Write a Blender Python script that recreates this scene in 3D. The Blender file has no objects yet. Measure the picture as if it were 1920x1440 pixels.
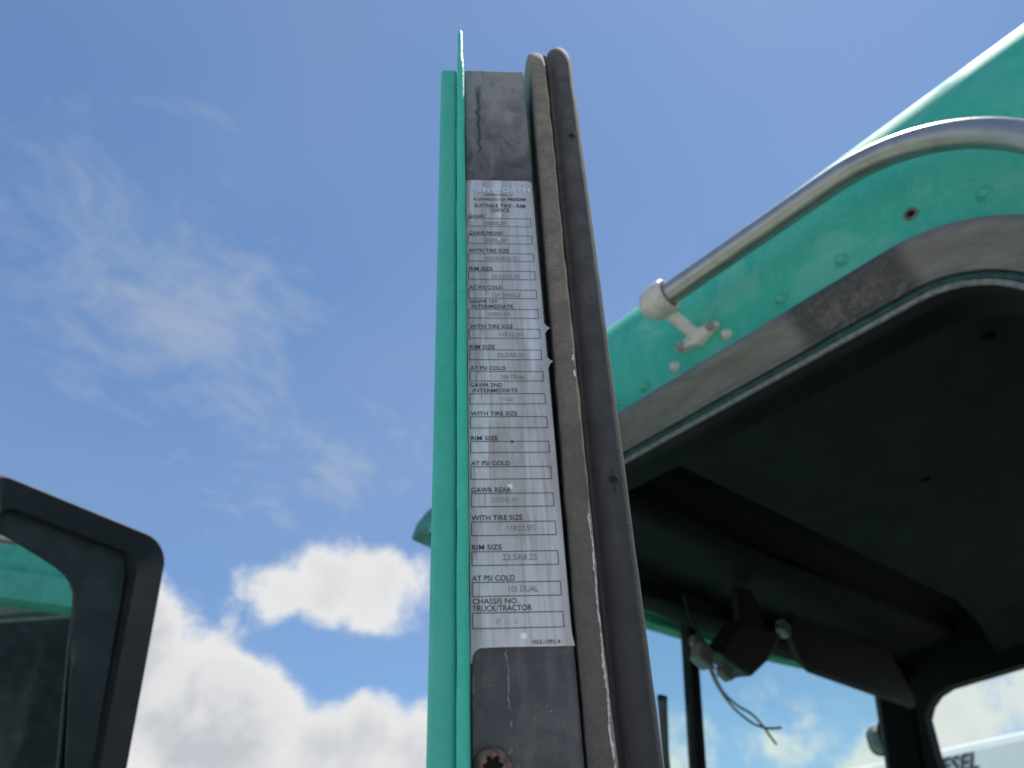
import bpy, math, random
from mathutils import Vector, Matrix
random.seed(7)
S = bpy.context.scene
C = S.collection
R = math.radians
CH = 2.0            # height of the camera above the yard; cab heights below are measured from here

# ------------------------------------------------------------------ camera
cam = bpy.data.cameras.new('camera'); co = bpy.data.objects.new('camera', cam); C.objects.link(co)
cam.sensor_width = 36.0; cam.lens = 27.19; cam.clip_start = 0.02; cam.clip_end = 4000
_X = (0.99863459, 0.05223939, 0.0); _Y = (0.03094925, -0.59164154, 0.80560687); _U = (-0.04208441, 0.80450689, 0.59245048)
m = Matrix(((_X[0], _X[1], -_X[2]), (_Y[0], _Y[1], -_Y[2]), (_U[0], _U[1], -_U[2]))).to_4x4()
m.translation = (0, 0, CH)
co.matrix_world = m
cam.dof.use_dof = True; cam.dof.focus_distance = 0.415; cam.dof.aperture_fstop = 10.0
S.camera = co

# ------------------------------------------------------------------ node helper
class NT:
    def __init__(s, tree):
        s.t = tree; s.n = tree.nodes; s.l = tree.links
    def put(s, sock, v):
        if isinstance(v, bpy.types.NodeSocket): s.l.new(v, sock)
        elif v is not None:
            if sock.type == 'RGBA' and len(v) == 3: v = (*v, 1)
            sock.default_value = v
    def m(s, op, a, b=None, c=None, clamp=False):
        n = s.n.new('ShaderNodeMath'); n.operation = op; n.use_clamp = clamp
        s.put(n.inputs[0], a); s.put(n.inputs[1], b)
        if c is not None: s.put(n.inputs[2], c)
        return n.outputs[0]
    def vm(s, op, a, b=None):
        n = s.n.new('ShaderNodeVectorMath'); n.operation = op
        s.put(n.inputs[0], a)
        if op == 'SCALE': s.put(n.inputs[3], b); return n.outputs[0]
        s.put(n.inputs[1], b)
        return n.outputs['Value'] if op in ('DOT_PRODUCT', 'LENGTH', 'DISTANCE') else n.outputs[0]
    def ss(s, v, lo, hi, a=0.0, b=1.0):
        n = s.n.new('ShaderNodeMapRange'); n.interpolation_type = 'SMOOTHSTEP'
        s.put(n.inputs[0], v)
        if lo > hi: lo, hi, a, b = hi, lo, b, a
        for i, k in enumerate((lo, hi, a, b)): s.put(n.inputs[1+i], float(k))
        return n.outputs[0]
    def mix(s, f, a, b, mode='MIX'):
        n = s.n.new('ShaderNodeMix'); n.data_type = 'RGBA'; n.blend_type = mode
        s.put(n.inputs[0], f); s.put(n.inputs[6], a); s.put(n.inputs[7], b)
        return n.outputs[2]
    def noise(s, vec, scale, detail=4, rough=0.55, dist=0.0, col=False):
        n = s.n.new('ShaderNodeTexNoise'); s.put(n.inputs['Vector'], vec)
        n.inputs['Scale'].default_value = scale; n.inputs['Detail'].default_value = detail
        n.inputs['Roughness'].default_value = rough; n.inputs['Distortion'].default_value = dist
        return n.outputs['Color' if col else 'Fac']
    def voro(s, vec, scale):
        n = s.n.new('ShaderNodeTexVoronoi'); s.put(n.inputs['Vector'], vec); n.inputs['Scale'].default_value = scale
        return n.outputs['Distance']
    def coord(s, k='Object'):
        return s.n.new('ShaderNodeTexCoord').outputs[k]
    def sep(s, v):
        n = s.n.new('ShaderNodeSeparateXYZ'); s.put(n.inputs[0], v); return n.outputs
    def xyz(s, x, y, z):
        n = s.n.new('ShaderNodeCombineXYZ')
        for i, k in enumerate((x, y, z)): s.put(n.inputs[i], k)
        return n.outputs[0]
    def stretch(s, v, k): return s.vm('MULTIPLY', v, k)
    def bump(s, h, strength=0.3, dist=0.001):
        n = s.n.new('ShaderNodeBump'); n.inputs['Strength'].default_value = strength; n.inputs['Distance'].default_value = dist
        s.put(n.inputs['Height'], h); return n.outputs[0]

def mat(name):
    mt = bpy.data.materials.new(name); mt.use_nodes = True
    N = NT(mt.node_tree); P = N.n['Principled BSDF']
    def fin(**k):
        for a, b in k.items():
            nm = {'col': 'Base Color', 'rough': 'Roughness', 'metal': 'Metallic', 'nrm': 'Normal', 'coat': 'Coat Weight', 'crough': 'Coat Roughness', 'spec': 'Specular IOR Level', 'sheen': 'Sheen Weight'}[a]
            N.put(P.inputs[nm], b)
        return mt
    return N, fin

# ------------------------------------------------------------------ sky, sun, exposure
SUN_AZ, SUN_EL = 50.0, 70.0
W = bpy.data.worlds.new('World'); S.world = W; W.use_nodes = True
N = NT(W.node_tree); N.n.clear()
out = N.n.new('ShaderNodeOutputWorld'); bg = N.n.new('ShaderNodeBackground')
N.l.new(bg.outputs[0], out.inputs[0])
sky = N.n.new('ShaderNodeTexSky'); sky.sky_type = 'NISHITA'; sky.sun_disc = False
sky.sun_elevation = R(SUN_EL); sky.sun_rotation = R(SUN_AZ); sky.altitude = 100; sky.air_density = 1.0; sky.dust_density = 0.2; sky.ozone_density = 1.5
v = N.vm('NORMALIZE', N.coord('Generated'))
vx, vy, vz = N.sep(v)[0:3]
def blob(az, el, r_in, r_out, amp):
    c = (math.sin(R(az))*math.cos(R(el)), math.cos(R(az))*math.cos(R(el)), math.sin(R(el)))
    d = N.vm('DOT_PRODUCT', v, c)
    return N.ss(d, math.cos(R(r_out)), math.cos(R(r_in)), 0, amp)
def addall(l):
    a = l[0]
    for b in l[1:]: a = N.m('ADD', a, b)
    return a
# heaped clouds: noise lifted near the horizon and round a few heaps
CUM = [(-13.0, 22.2, 0.5, 4.6, .30), (-9.8, 21.6, 0.5, 4.2, .26), (-16.5, 21.5, .3, 4.0, .24), (-19.6, 20.9, .2, 3.2, .24), (-26.5, 15.5, 2, 7.5, .42), (-32, 15, 2, 9, .45), (-19, 11.5, 1, 6.5, .48), (-22, 13, 1, 5, .25), (-11, 10.5, 1, 5.6, .50), (-3, 10.5, 1, 7, .40), (-45, 15, 3, 12, .3),
       (17, 12, 1, 4.2, .24), (10, 10, 1, 5, .30), (29.5, 11.5, 1, 4.5, .32), (24, 7.5, 1, 6, .3), (44, 11, 3, 9, .3), (70, 14, 3, 12, .3), (110, 18, 3, 14, .3), (160, 16, 4, 16, .3), (215, 20, 4, 16, .3), (265, 15, 4, 15, .3), (300, 19, 3, 12, .3)]
wv = N.vm('ADD', v, N.vm('SCALE', N.vm('SUBTRACT', N.noise(v, 9, 3, .55, col=True), (.5, .5, .5)), 0.06))
fb = N.noise(N.vm('ADD', wv, (3.1, 1.7, 9.2)), 8.0, 12, 0.64)
low = N.ss(vz, 0.20, 0.02, 0, .16)
heap = N.m('ADD', addall([blob(*b) for b in CUM]), low)
dens = N.m('ADD', N.m('MULTIPLY', N.m('SUBTRACT', fb, .60), 1.25), heap)
cum = N.m('MULTIPLY', N.ss(dens, -.03, .24), N.ss(heap, .0, .17))
f0 = N.noise(N.vm('ADD', wv, (3.1, 1.7, 9.2)), 8.0, 4, 0.5)
sh = N.noise(N.vm('ADD', wv, (3.1+.012, 1.7+.012, 9.2+.045)), 8.0, 4, 0.5)
shade = N.ss(N.m('SUBTRACT', f0, sh), -.10, .10)
core = N.ss(dens, .14, .60)
ccol = N.mix(N.m('MULTIPLY', core, N.m('SUBTRACT', 1.0, N.m('MULTIPLY', shade, .75))), (1.0, 1.0, 1.0), (.66, .69, .74))
# thin high wisps, drawn out along one wind direction
q = N.vm('DIVIDE', v, N.xyz(N.m('ADD', vz, .25), N.m('ADD', vz, .25), 1.0))
qx, qy = N.sep(q)[0:2]
a_ = R(-38)
wu = N.m('ADD', N.m('MULTIPLY', qx, math.cos(a_)), N.m('MULTIPLY', qy, math.sin(a_)))
wt = N.m('ADD', N.m('MULTIPLY', qx, -math.sin(a_)), N.m('MULTIPLY', qy, math.cos(a_)))
qq = N.xyz(N.m('MULTIPLY', wu, 4.2), N.m('MULTIPLY', wt, 2.9), 0.0)
qw = N.vm('ADD', qq, N.vm('SCALE', N.noise(qq, 1.1, 3, .5, col=True), 1.1))
ci = N.noise(qw, 2.6, 10, .66)
cmask = N.noise(N.vm('ADD', q, (4.2, .6, 0)), 1.7, 2, .5)
WISP = [(-23, 33.5, 1, 12, .22), (-30, 37, 2, 14, .12), (-38, 39, 2, 13, .14), (-10.5, 29.5, 1, 7, .26), (-17, 29, 1, 6, .14), (-45, 48, 4, 20, .08), (-20, 55, 5, 30, .05)]
cirr = N.ss(N.m('ADD', N.m('ADD', N.m('MULTIPLY', N.m('SUBTRACT', ci, .5), 1.25), N.m('MULTIPLY', N.m('SUBTRACT', cmask, .5), .5)), N.m('ADD', addall([blob(*b) for b in WISP]), -.20)), -.08, .64, 0, .46)
veil = N.ss(N.noise(q, 1.2, 3, .5), .3, .75, .0, .12)
vn = N.m('MULTIPLY', N.m('MAXIMUM', cirr, veil), N.ss(vz, -.02, .12))
SKYC = sky.outputs[0]
gm = N.n.new('ShaderNodeGamma'); N.l.new(SKYC, gm.inputs[0]); gm.inputs[1].default_value = .7
tint = N.mix(1.0, gm.outputs[0], (.84, 1.14, 1.50), 'MULTIPLY')
CW = 4.3
c1 = N.mix(vn, tint, N.mix(1.0, (.93, .96, 1.0), (CW, CW, CW), 'MULTIPLY'))
c2 = N.mix(N.m('MULTIPLY', cum, N.ss(vz, -.03, .03)), c1, N.mix(1.0, ccol, (CW*1.28, CW*1.28, CW*1.28), 'MULTIPLY'))
N.l.new(c2, bg.inputs[0]); bg.inputs[1].default_value = 0.0510
sl = bpy.data.lights.new('sun', 'SUN'); so = bpy.data.objects.new('sun', sl); C.objects.link(so)
sl.energy = 2.1; sl.angle = R(0.53); sl.color = (1.0, .95, .87)
sd = Vector((math.sin(R(SUN_AZ))*math.cos(R(SUN_EL)), math.cos(R(SUN_AZ))*math.cos(R(SUN_EL)), math.sin(R(SUN_EL))))
so.rotation_euler = (-sd).to_track_quat('-Z', 'Y').to_euler(); so.location = sd*30
S.view_settings.view_transform = 'Standard'; S.view_settings.look = 'None'; S.view_settings.gamma = 1.0
S.view_settings.exposure = 1.55

# ------------------------------------------------------------------ mesh helpers
class MB:
    def __init__(s): s.v = []; s.f = []; s.uv = {}; s.sm = []
    def add(s, vs, fs, smooth=False):
        o = len(s.v); s.v += [tuple(p) for p in vs]; s.f += [tuple(i+o for i in f) for f in fs]; s.sm += [smooth]*len(fs); return o
    def box(s, lo, hi, M=None):
        vs = [Vector((x, y, z)) for x in (lo[0], hi[0]) for y in (lo[1], hi[1]) for z in (lo[2], hi[2])]
        if M: vs = [M @ p for p in vs]
        s.add(vs, [(0, 1, 3, 2), (4, 6, 7, 5), (0, 4, 5, 1), (2, 3, 7, 6), (0, 2, 6, 4), (1, 5, 7, 3)])
    def sweep(s, prof, path, frames, closed=True, caps=True, smooth=True):
        """prof: list of (a,b); frames: per path point (A,B) axes"""
        n = len(prof); vs = []
        for p, (A, B) in zip(path, frames):
            for a, b in prof: vs.append(Vector(p)+A*a+B*b)
        fs = []
        for i in range(len(path)-1):
            for j in range(n if closed else n-1):
                k = (j+1) % n
                fs.append((i*n+j, i*n+k, (i+1)*n+k, (i+1)*n+j))
        s.add(vs, fs, smooth)
        if caps and closed:
            s.add(vs[:n], [tuple(range(n-1, -1, -1))]); s.add(vs[-n:], [tuple(range(n))])
    def tube(s, path, r, n=14, caps=True):
        path = [Vector(p) for p in path]; fr = []; up = None
        rr = r if isinstance(r, (list, tuple)) else [r]*len(path)
        for i, p in enumerate(path):
            t = (path[min(i+1, len(path)-1)]-path[max(i-1, 0)]).normalized()
            if up is None: up = t.orthogonal().normalized()
            up = (up-t*up.dot(t)).normalized(); fr.append((up, t.cross(up)))
        vs = []
        for p, (A, B), q in zip(path, fr, rr):
            for j in range(n):
                a = 2*math.pi*j/n; vs.append(p+A*(q*math.cos(a))+B*(q*math.sin(a)))
        fs = [(i*n+j, i*n+(j+1) % n, (i+1)*n+(j+1) % n, (i+1)*n+j) for i in range(len(path)-1) for j in range(n)]
        s.add(vs, fs, True)
        if caps:
            s.add(vs[:n], [tuple(range(n-1, -1, -1))]); s.add(vs[-n:], [tuple(range(n))])
    def lathe(s, prof, c, axis, n=32, smooth=True):
        """prof: (radius, height) along axis"""
        ax = Vector(axis).normalized(); A = ax.orthogonal().normalized(); B = ax.cross(A); c = Vector(c); vs = []
        for r, h in prof:
            for j in range(n):
                a = 2*math.pi*j/n; vs.append(c+ax*h+A*(r*math.cos(a))+B*(r*math.sin(a)))
        s.add(vs, [(i*n+j, i*n+(j+1) % n, (i+1)*n+(j+1) % n, (i+1)*n+j) for i in range(len(prof)-1) for j in range(n)], smooth)
    def grid(s, P, smooth=True, flip=False):
        nr, nc = len(P), len(P[0]); vs = [p for row in P for p in row]
        fs = []
        for i in range(nr-1):
            for j in range(nc-1):
                f = (i*nc+j, i*nc+j+1, (i+1)*nc+j+1, (i+1)*nc+j)
                fs.append(f[::-1] if flip else f)
        s.add(vs, fs, smooth)
    def prism(s, pts, ax, t):
        """pts: 3D outline, extruded by t along ax"""
        n = len(pts); d = Vector(ax)*t; a = [Vector(p) for p in pts]; b = [p+d for p in a]
        s.add(a+b, [tuple(range(n-1, -1, -1)), tuple(range(n, 2*n))]+[(i, (i+1) % n, n+(i+1) % n, n+i) for i in range(n)])
    def build(s, name, material, parent=None, loc=None, bevel=0, seg=2, weld=True):
        me = bpy.data.meshes.new(name); me.from_pydata(s.v, [], s.f); me.update()
        me.polygons.foreach_set('use_smooth', s.sm)
        import bmesh
        bm = bmesh.new(); bm.from_mesh(me)
        if weld: bmesh.ops.remove_doubles(bm, verts=bm.verts, dist=1e-6)
        bmesh.ops.recalc_face_normals(bm, faces=bm.faces); bm.to_mesh(me); bm.free()
        me.materials.append(material)
        o = bpy.data.objects.new(name, me); C.objects.link(o)
        if parent: o.parent = parent
        if loc: o.location = loc
        if bevel:
            b = o.modifiers.new('bevel', 'BEVEL'); b.width = bevel; b.segments = seg; b.limit_method = 'ANGLE'; b.angle_limit = R(35)
        return o
def arc(cx, cy, r, a0, a1, n):
    return [(cx+r*math.cos(R(a0+(a1-a0)*i/n)), cy+r*math.sin(R(a0+(a1-a0)*i/n))) for i in range(n+1)]
def rrect(x0, x1, y0, y1, r, n=6):
    return arc(x1-r, y1-r, r, 0, 90, n)+arc(x0+r, y1-r, r, 90, 180, n)+arc(x0+r, y0+r, r, 180, 270, n)+arc(x1-r, y0+r, r, 270, 360, n)
def tag(o, label, cat, group=None, kind=None):
    o['label'] = label
    if cat: o['category'] = cat
    if group: o['group'] = group
    if kind: o['kind'] = kind
    return o
def empty(name, loc, rz=0, parent=None):
    o = bpy.data.objects.new(name, None); C.objects.link(o); o.location = loc; o.rotation_euler = (0, 0, rz)
    if parent: o.parent = parent
    return o
def text_polys(s, offset=0.0, shear=0.0):
    cu = bpy.data.curves.new('t', 'FONT'); cu.body = s; cu.offset = offset; cu.shear = shear; cu.resolution_u = 3; cu.fill_mode = 'FRONT'
    o = bpy.data.objects.new('t', cu); C.objects.link(o)
    bpy.context.view_layer.update()
    me = o.evaluated_get(bpy.context.evaluated_depsgraph_get()).to_mesh()
    vs = [tuple(p.co) for p in me.vertices]; fs = [tuple(p.vertices) for p in me.polygons]
    bpy.data.objects.remove(o); bpy.data.curves.remove(cu)
    return vs, fs

# ------------------------------------------------------------------ materials
def teal_paint(name, chalk=0.5, rough=.36, streak=True, coat=.25):
    N, fin = mat(name); p = N.coord()
    n1 = N.noise(p, 9, 6, .62, .4); n2 = N.noise(N.stretch(p, (1, 1, .16)), 55, 6, .65); n3 = N.noise(p, 160, 3, .6); big = N.noise(p, 2.6, 3, .5)
    base = N.mix(N.ss(n3, .3, .7), (.048, .440, .318), (.058, .480, .350))
    ch = N.m('MULTIPLY', N.m('MULTIPLY', N.ss(n1, .44, .64), N.ss(big, .3, .6)), chalk)
    st = N.m('MULTIPLY', N.ss(n2, .50, .74), chalk*(.55 if streak else .15))
    c = N.mix(N.m('MAXIMUM', ch, st), base, (.18, .55, .44))
    c = N.mix(N.m('MULTIPLY', N.ss(N.noise(p, 24, 5, .65), .60, .74), chalk*.45), c, (.012, .20, .16))
    specks = N.ss(N.voro(p, 210), .10, .06, 0, .5)
    c = N.mix(N.m('MULTIPLY', specks, N.ss(N.noise(p, 30, 2), .62, .66)), c, (.03, .06, .05))
    return fin(col=c, rough=N.ss(n1, .3, .8, rough, rough+.22), coat=coat, crough=.25, spec=.5 if coat else .25, nrm=N.bump(N.noise(p, 300, 2), .06, .0006))
M_TEAL = teal_paint('teal_paint_chalky', .70, .62, True, 0.0)
M_TEALD = teal_paint('teal_paint_door', .22, .34, False)

def lip_paint():
    N, fin = mat('teal_paint_bumpy'); p = N.coord()
    h = N.noise(N.stretch(p, (1, 1, .5)), 420, 2, .5); d = N.voro(N.stretch(p, (1, 1, .45)), 330)
    c = N.mix(N.ss(N.noise(p, 90, 4), .4, .7, 0, .5), (.052, .49, .345), (.09, .55, .41))
    c = N.mix(N.m('MULTIPLY', N.ss(d, .16, .08), N.ss(N.noise(p, 70, 2), .60, .66, 0, .8)), c, (.02, .10, .085))
    return fin(col=c, rough=.48, coat=.0, spec=.3, nrm=N.bump(N.m('ADD', h, N.m('MULTIPLY', N.ss(d, .0, .3), .6)), .42, .0012))
M_LIP = lip_paint()

def latch_black():
    N, fin = mat('worn_black_paint'); p = N.coord(); x, y, z = N.sep(p)[0:3]
    n1 = N.noise(p, 45, 7, .65, .5); n2 = N.noise(N.stretch(p, (1, 1, .25)), 130, 5, .65); n3 = N.noise(p, 700, 3, .6)
    top = N.ss(z, .40, .56)                        # paler towards the top of the door
    dust_pale = N.m('ADD', N.ss(n1, .36, .80, .06, .52), N.m('ADD', N.m('MULTIPLY', N.ss(n2, .48, .72), .30), N.m('MULTIPLY', top, N.ss(n1, .25, .65, .50, .85))))
    c = N.mix(N.m('MULTIPLY', dust_pale, N.ss(z, .05, .50, .55, 1.0), clamp=True), (.042, .040, .041), (.262, .250, .236))
    # a dried run with a dark core above the plate
    wob = N.noise(N.xyz(0.0, 0.0, z), 42, 4, .6)
    run = N.m('ABSOLUTE', N.m('SUBTRACT', x, N.m('ADD', -.011, N.m('MULTIPLY', wob, .016))))
    rmask = N.m('MULTIPLY', N.ss(z, .428, .438), N.ss(z, .535, .515))
    c = N.mix(N.m('MULTIPLY', N.ss(N.m('ADD', run, N.m('MULTIPLY', N.m('SUBTRACT', n2, .5), .006)), .0042, .0008, 0, .75), rmask), c, (.13, .125, .125))
    c = N.mix(N.m('MULTIPLY', N.ss(N.m('ADD', run, N.m('MULTIPLY', N.m('SUBTRACT', n2, .5), .0022)), .0013, .0003, 0, .8), N.m('MULTIPLY', rmask, N.ss(n1, .44, .54))), c, (.012, .012, .014))
    # fine pale hairline cracks under the plate
    wob2 = N.noise(N.xyz(3.0, 0.0, z), 60, 5, .65)
    hr = N.m('ABSOLUTE', N.m('SUBTRACT', x, N.m('ADD', -.004, N.m('MULTIPLY', wob2, .014))))
    c = N.mix(N.m('MULTIPLY', N.ss(hr, .00042, .00015, 0, .8), N.m('MULTIPLY', N.ss(z, .107, .104), N.ss(N.noise(p, 300, 2), .42, .55))), c, (.30, .28, .27))
    hr2 = N.m('ABSOLUTE', N.m('ADD', x, .0118))
    c = N.mix(N.m('MULTIPLY', N.ss(hr2, .00035, .00015, 0, .8), N.m('MULTIPLY', N.ss(z, .104, .100), N.ss(N.noise(p, 160, 3), .44, .56))), c, (.30, .24, .20))
    sm = N.noise(N.vm('ADD', N.stretch(p, (1, 1, .35)), (7.1, 0, 2.0)), 55, 7, .7, 1.2)
    c = N.mix(N.m('MULTIPLY', N.ss(sm, .50, .66), N.ss(n3, .3, .65, .2, .5)), c, (.028, .028, .033))
    sf = N.noise(N.vm('ADD', N.stretch(p, (1, 1, .30)), (1.1, 0, 5.0)), 190, 6, .75, 1.5)
    c = N.mix(N.ss(sf, .65, .76, 0, .40), c, (.22, .215, .21))
    sp = N.m('MULTIPLY', N.ss(N.voro(p, 230), .09, .03), N.ss(N.noise(p, 45, 2), .48, .56))
    c = N.mix(sp, c, (.34, .33, .32))
    return fin(col=c, rough=N.ss(n1, .3, .8, .42, .68), nrm=N.bump(N.m('ADD', n3, N.m('MULTIPLY', n1, 2.0)), .10, .0006))
M_LATCH = latch_black()

def plate_metal():
    N, fin = mat('aluminium_plate'); p = N.coord(); x, y, z = N.sep(p)[0:3]
    st = N.noise(N.stretch(p, (1, 1, .035)), 330, 5, .6); st2 = N.noise(N.stretch(p, (1, 1, .07)), 120, 5, .6, .3)
    bl = N.noise(N.stretch(p, (1, 1, .5)), 60, 6, .65); fine = N.noise(N.stretch(p, (1, 1, .02)), 1800, 2, .5)
    dirt = N.m('MULTIPLY', N.ss(st2, .44, .58), N.ss(bl, .34, .58, .30, 1.0))
    c = N.mix(N.m('MULTIPLY', dirt, .62), (.64, .62, .585), (.33, .31, .285))
    c = N.mix(N.ss(st, .52, .70, 0, .35), c, (.26, .25, .24))
    c = N.mix(N.m('MULTIPLY', N.ss(N.noise(N.stretch(p, (1, 1, .1)), 75, 4, .6), .52, .60), N.ss(bl, .35, .6, .3, .85)), c, (.80, .81, .81))
    edge = N.m('MAXIMUM', N.ss(x, -.0095, -.0135), N.ss(x, .024, .033))
    c = N.mix(N.m('MULTIPLY', edge, N.ss(bl, .25, .6, .45, .85)), c, (.42, .38, .35))
    c = N.mix(N.m('MULTIPLY', N.ss(N.noise(N.stretch(p, (1, 1, .4)), 26, 4), .60, .75), .5), c, (.28, .27, .26))
    sp = N.m('MULTIPLY', N.ss(N.voro(p, 120), .06, .03), N.ss(N.noise(p, 31, 2), .56, .60))
    c = N.mix(sp, c, (.06, .05, .045))
    # two bare spots, one rust speck
    for sx, sz, sr, cc in ((.0075, .1902-.004+.0, .0019, (.95, .95, .93)), (.0105, .1118, .0018, (.97, .97, .95)), (.0095, .2122, .0014, (.16, .06, .02)), (.0075, .3625, .0016, (.95, .95, .95))):
        d = N.vm('DISTANCE', N.xyz(x, 0.0, z), (sx, 0.0, sz))
        d = N.m('ADD', d, N.m('MULTIPLY', N.m('SUBTRACT', N.noise(p, 900, 2), .5), .0016))
        c = N.mix(N.ss(d, sr, sr*.45, 0, .9), c, cc)
    return fin(col=c, metal=.40, rough=N.ss(dirt, 0, 1, .40, .62), nrm=N.bump(N.m('ADD', fine, bl), .05, .0004))
M_PLATE = plate_metal()

def flat(name, col, rough=.6, metal=0.0, var=.25, scale=60, bump=.1, bd=.0006, spec=.5):
    N, fin = mat(name); p = N.coord(); n = N.noise(p, scale, 6, .62)
    lo = tuple(k*(1-var) for k in col); hi = tuple(min(1, k*(1+var)) for k in col)
    return fin(col=N.mix(N.ss(n, .3, .7), lo, hi), rough=rough, metal=metal, spec=spec, nrm=N.bump(N.noise(p, scale*6, 3), bump, bd))

def seal_rubber(name, ridge_x, white):
    N, fin = mat(name); p = N.coord(); x, y, z = N.sep(p)[0:3]
    xx = N.m('SUBTRACT', x, N.m('MULTIPLY', z, .0105))
    n1 = N.noise(p, 70, 6, .65); n2 = N.noise(p, 520, 4, .7); n3 = N.noise(N.stretch(p, (1, 1, .12)), 160, 4, .6)
    pale_up = N.m('MULTIPLY', N.ss(z, .02, .50, .18, 1.0), N.ss(n1, .32, .66, .35, 1.0))  # paler upwards, broken up by noise
    c = N.mix(pale_up, (.092, .082, .072), (.270, .215, .158)) if ridge_x else N.mix(pale_up, (.034, .034, .038), (.098, .092, .088))
    c = N.mix(N.ss(n2, .45, .72, 0, .5), c, (.050, .047, .046))
    if ridge_x:
        jig = N.m('MULTIPLY', N.m('SUBTRACT', n1, .5), .003)
        c = N.mix(N.m('MULTIPLY', N.ss(N.m('ADD', xx, jig), ridge_x-.0012, ridge_x+.0002), N.ss(n2, .2, .6, .55, .95)), c, (.40, .30, .19))
    top = N.ss(z, .535, .60)
    c = N.mix(N.m('MULTIPLY', top, N.ss(n1, .2, .6, .45, .9)), c, (.24, .20, .15) if ridge_x else (.10, .095, .09))
    c = N.mix(N.ss(n3, .56, .78, 0, .4), c, (.09, .085, .082))
    c = N.mix(N.m('MULTIPLY', N.ss(N.noise(N.stretch(p, (1, 1, .08)), 300, 3, .6), .60, .72), .35), c, (.14, .125, .11))
    if white:
        w1 = N.noise(N.xyz(0.0, 2.0, z), 75, 5, .65); w2 = N.noise(N.xyz(5.0, 0.0, z), 190, 3, .6)
        d = N.m('ABSOLUTE', N.m('SUBTRACT', xx, N.m('ADD', white-.0030, N.m('MULTIPLY', w1, .0056))))
        k = N.m('MULTIPLY', N.m('LESS_THAN', d, N.m('MULTIPLY', N.ss(w2, .34, .70, .05, 1.0), .00080)), N.m('MAXIMUM', N.ss(z, .172, .168), N.m('MULTIPLY', N.m('MULTIPLY', N.ss(z, .245, .25), N.ss(z, .275, .27)), N.ss(w2, .5, .55))))
        c = N.mix(k, c, (.72, .71, .69))
    rip = N.noise(N.stretch(p, (1, 1, 2.6)), 240, 3, .6)
    return fin(col=c, rough=.82, sheen=.25 if ridge_x else .05, spec=.35, nrm=N.bump(N.m('ADD', n2, N.m('MULTIPLY', rip, 1.4)), .7 if ridge_x else .25, .0012))
M_SEAL1 = seal_rubber('fuzzy_seal_rubber', .0440, .0434)
M_SEAL2 = seal_rubber('smooth_seal_rubber', None, None)
M_TEALS = flat('shaded_teal_paint', (.016, .058, .052), .6, var=.5, scale=40)  # teal body paint darkened for the shade under the drip rail
M_TEALV = flat('dull_teal_visor_paint', (.045, .21, .18), .65, var=.3, scale=30)
M_RUB = flat('dark_rubber', (.006, .006, .007), .85)
M_INK = flat('printed_black_ink', (.055, .055, .060), .55, var=.4, scale=900)
M_STAMP = flat('worn_stamped_ink', (.24, .245, .25), .55, var=.5, scale=900)
M_FADED = flat('faded_stamped_ink', (.40, .40, .405), .5, .3, var=.45, scale=700)
M_LOGO = flat('bare_metal_logo', (.86, .87, .88), .40, .5, var=.2, scale=600)

def rust():
    N, fin = mat('rusty_screw_steel'); p = N.coord(); n = N.noise(p, 320, 6, .65); n2 = N.noise(p, 90, 4)
    c = N.mix(N.ss(n, .35, .7), (.11, .060, .045), (.26, .17, .13)); c = N.mix(N.ss(n2, .5, .75, 0, .6), c, (.33, .30, .28))
    return fin(col=c, rough=.62, metal=.25, nrm=N.bump(n, .35, .0008))
M_RUST = rust()

def alu(name, a, b, rough, stretch=(1, 1, 1), sc=60, metal=.75):
    N, fin = mat(name); p = N.coord(); n = N.noise(N.stretch(p, stretch), sc, 6, .65, .3); n2 = N.noise(p, 9, 4, .6)
    c = N.mix(N.ss(n, .32, .72), a, b); c = N.mix(N.ss(n2, .45, .72, 0, .45), c, (.20, .185, .165))
    return fin(col=c, rough=N.ss(n, .3, .7, rough, rough+.18), metal=metal, nrm=N.bump(n, .12, .0006))
def handle_steel():
    N, fin = mat('brushed_steel_tube'); p = N.coord()
    n = N.noise(N.stretch(p, (1, .05, 1)), 420, 4, .6); n2 = N.noise(p, 22, 5, .6)
    c = N.mix(N.ss(n2, .4, .75), (.47, .445, .41), (.35, .33, .30))
    return fin(col=c, rough=N.ss(n, .3, .7, .34, .46), metal=.9, nrm=N.bump(n, .05, .0003))
M_HANDLE = handle_steel()
def rail_mat():
    N, fin = mat('weathered_drip_rail'); p = N.coord(); x, y, z = N.sep(p)[0:3]
    n = N.noise(N.stretch(p, (1, .3, 1)), 28, 6, .65, .4); n2 = N.noise(p, 150, 5, .65); n3 = N.noise(p, 46, 6, .7, 1.0)
    c = N.mix(N.ss(n, .32, .70), (.150, .138, .122), (.255, .238, .215))
    c = N.mix(N.ss(n2, .5, .75, 0, .35), c, (.14, .12, .10))
    # old scraped patch where a latch plate sat
    pm = N.m('MULTIPLY', N.m('MULTIPLY', N.ss(y, -.825, -.80), N.ss(y, -.655, -.68)), N.ss(z, .640, .632))
    c = N.mix(N.m('MULTIPLY', pm, N.ss(n2, .2, .6, .5, .85)), c, (.05, .046, .047))
    sc = N.m('MULTIPLY', pm, N.m('MULTIPLY', N.ss(n3, .50, .60), N.ss(z, .618, .606)))
    c = N.mix(N.m('MULTIPLY', sc, .5), c, (.20, .175, .16))
    return fin(col=c, rough=N.ss(n, .3, .7, .58, .74), metal=.15, nrm=N.bump(N.m('ADD', n2, N.m('MULTIPLY', N.m('MULTIPLY', n3, pm), 3.0)), .25, .0012))
M_RAIL = rail_mat()
M_TRIM = flat('grey_edge_trim', (.22, .22, .22), .6, .2, var=.3, scale=120)
M_BRKT = flat('cast_bracket_paint', (.58, .55, .49), .42, .0, var=.16, scale=40, bump=.15)
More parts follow.
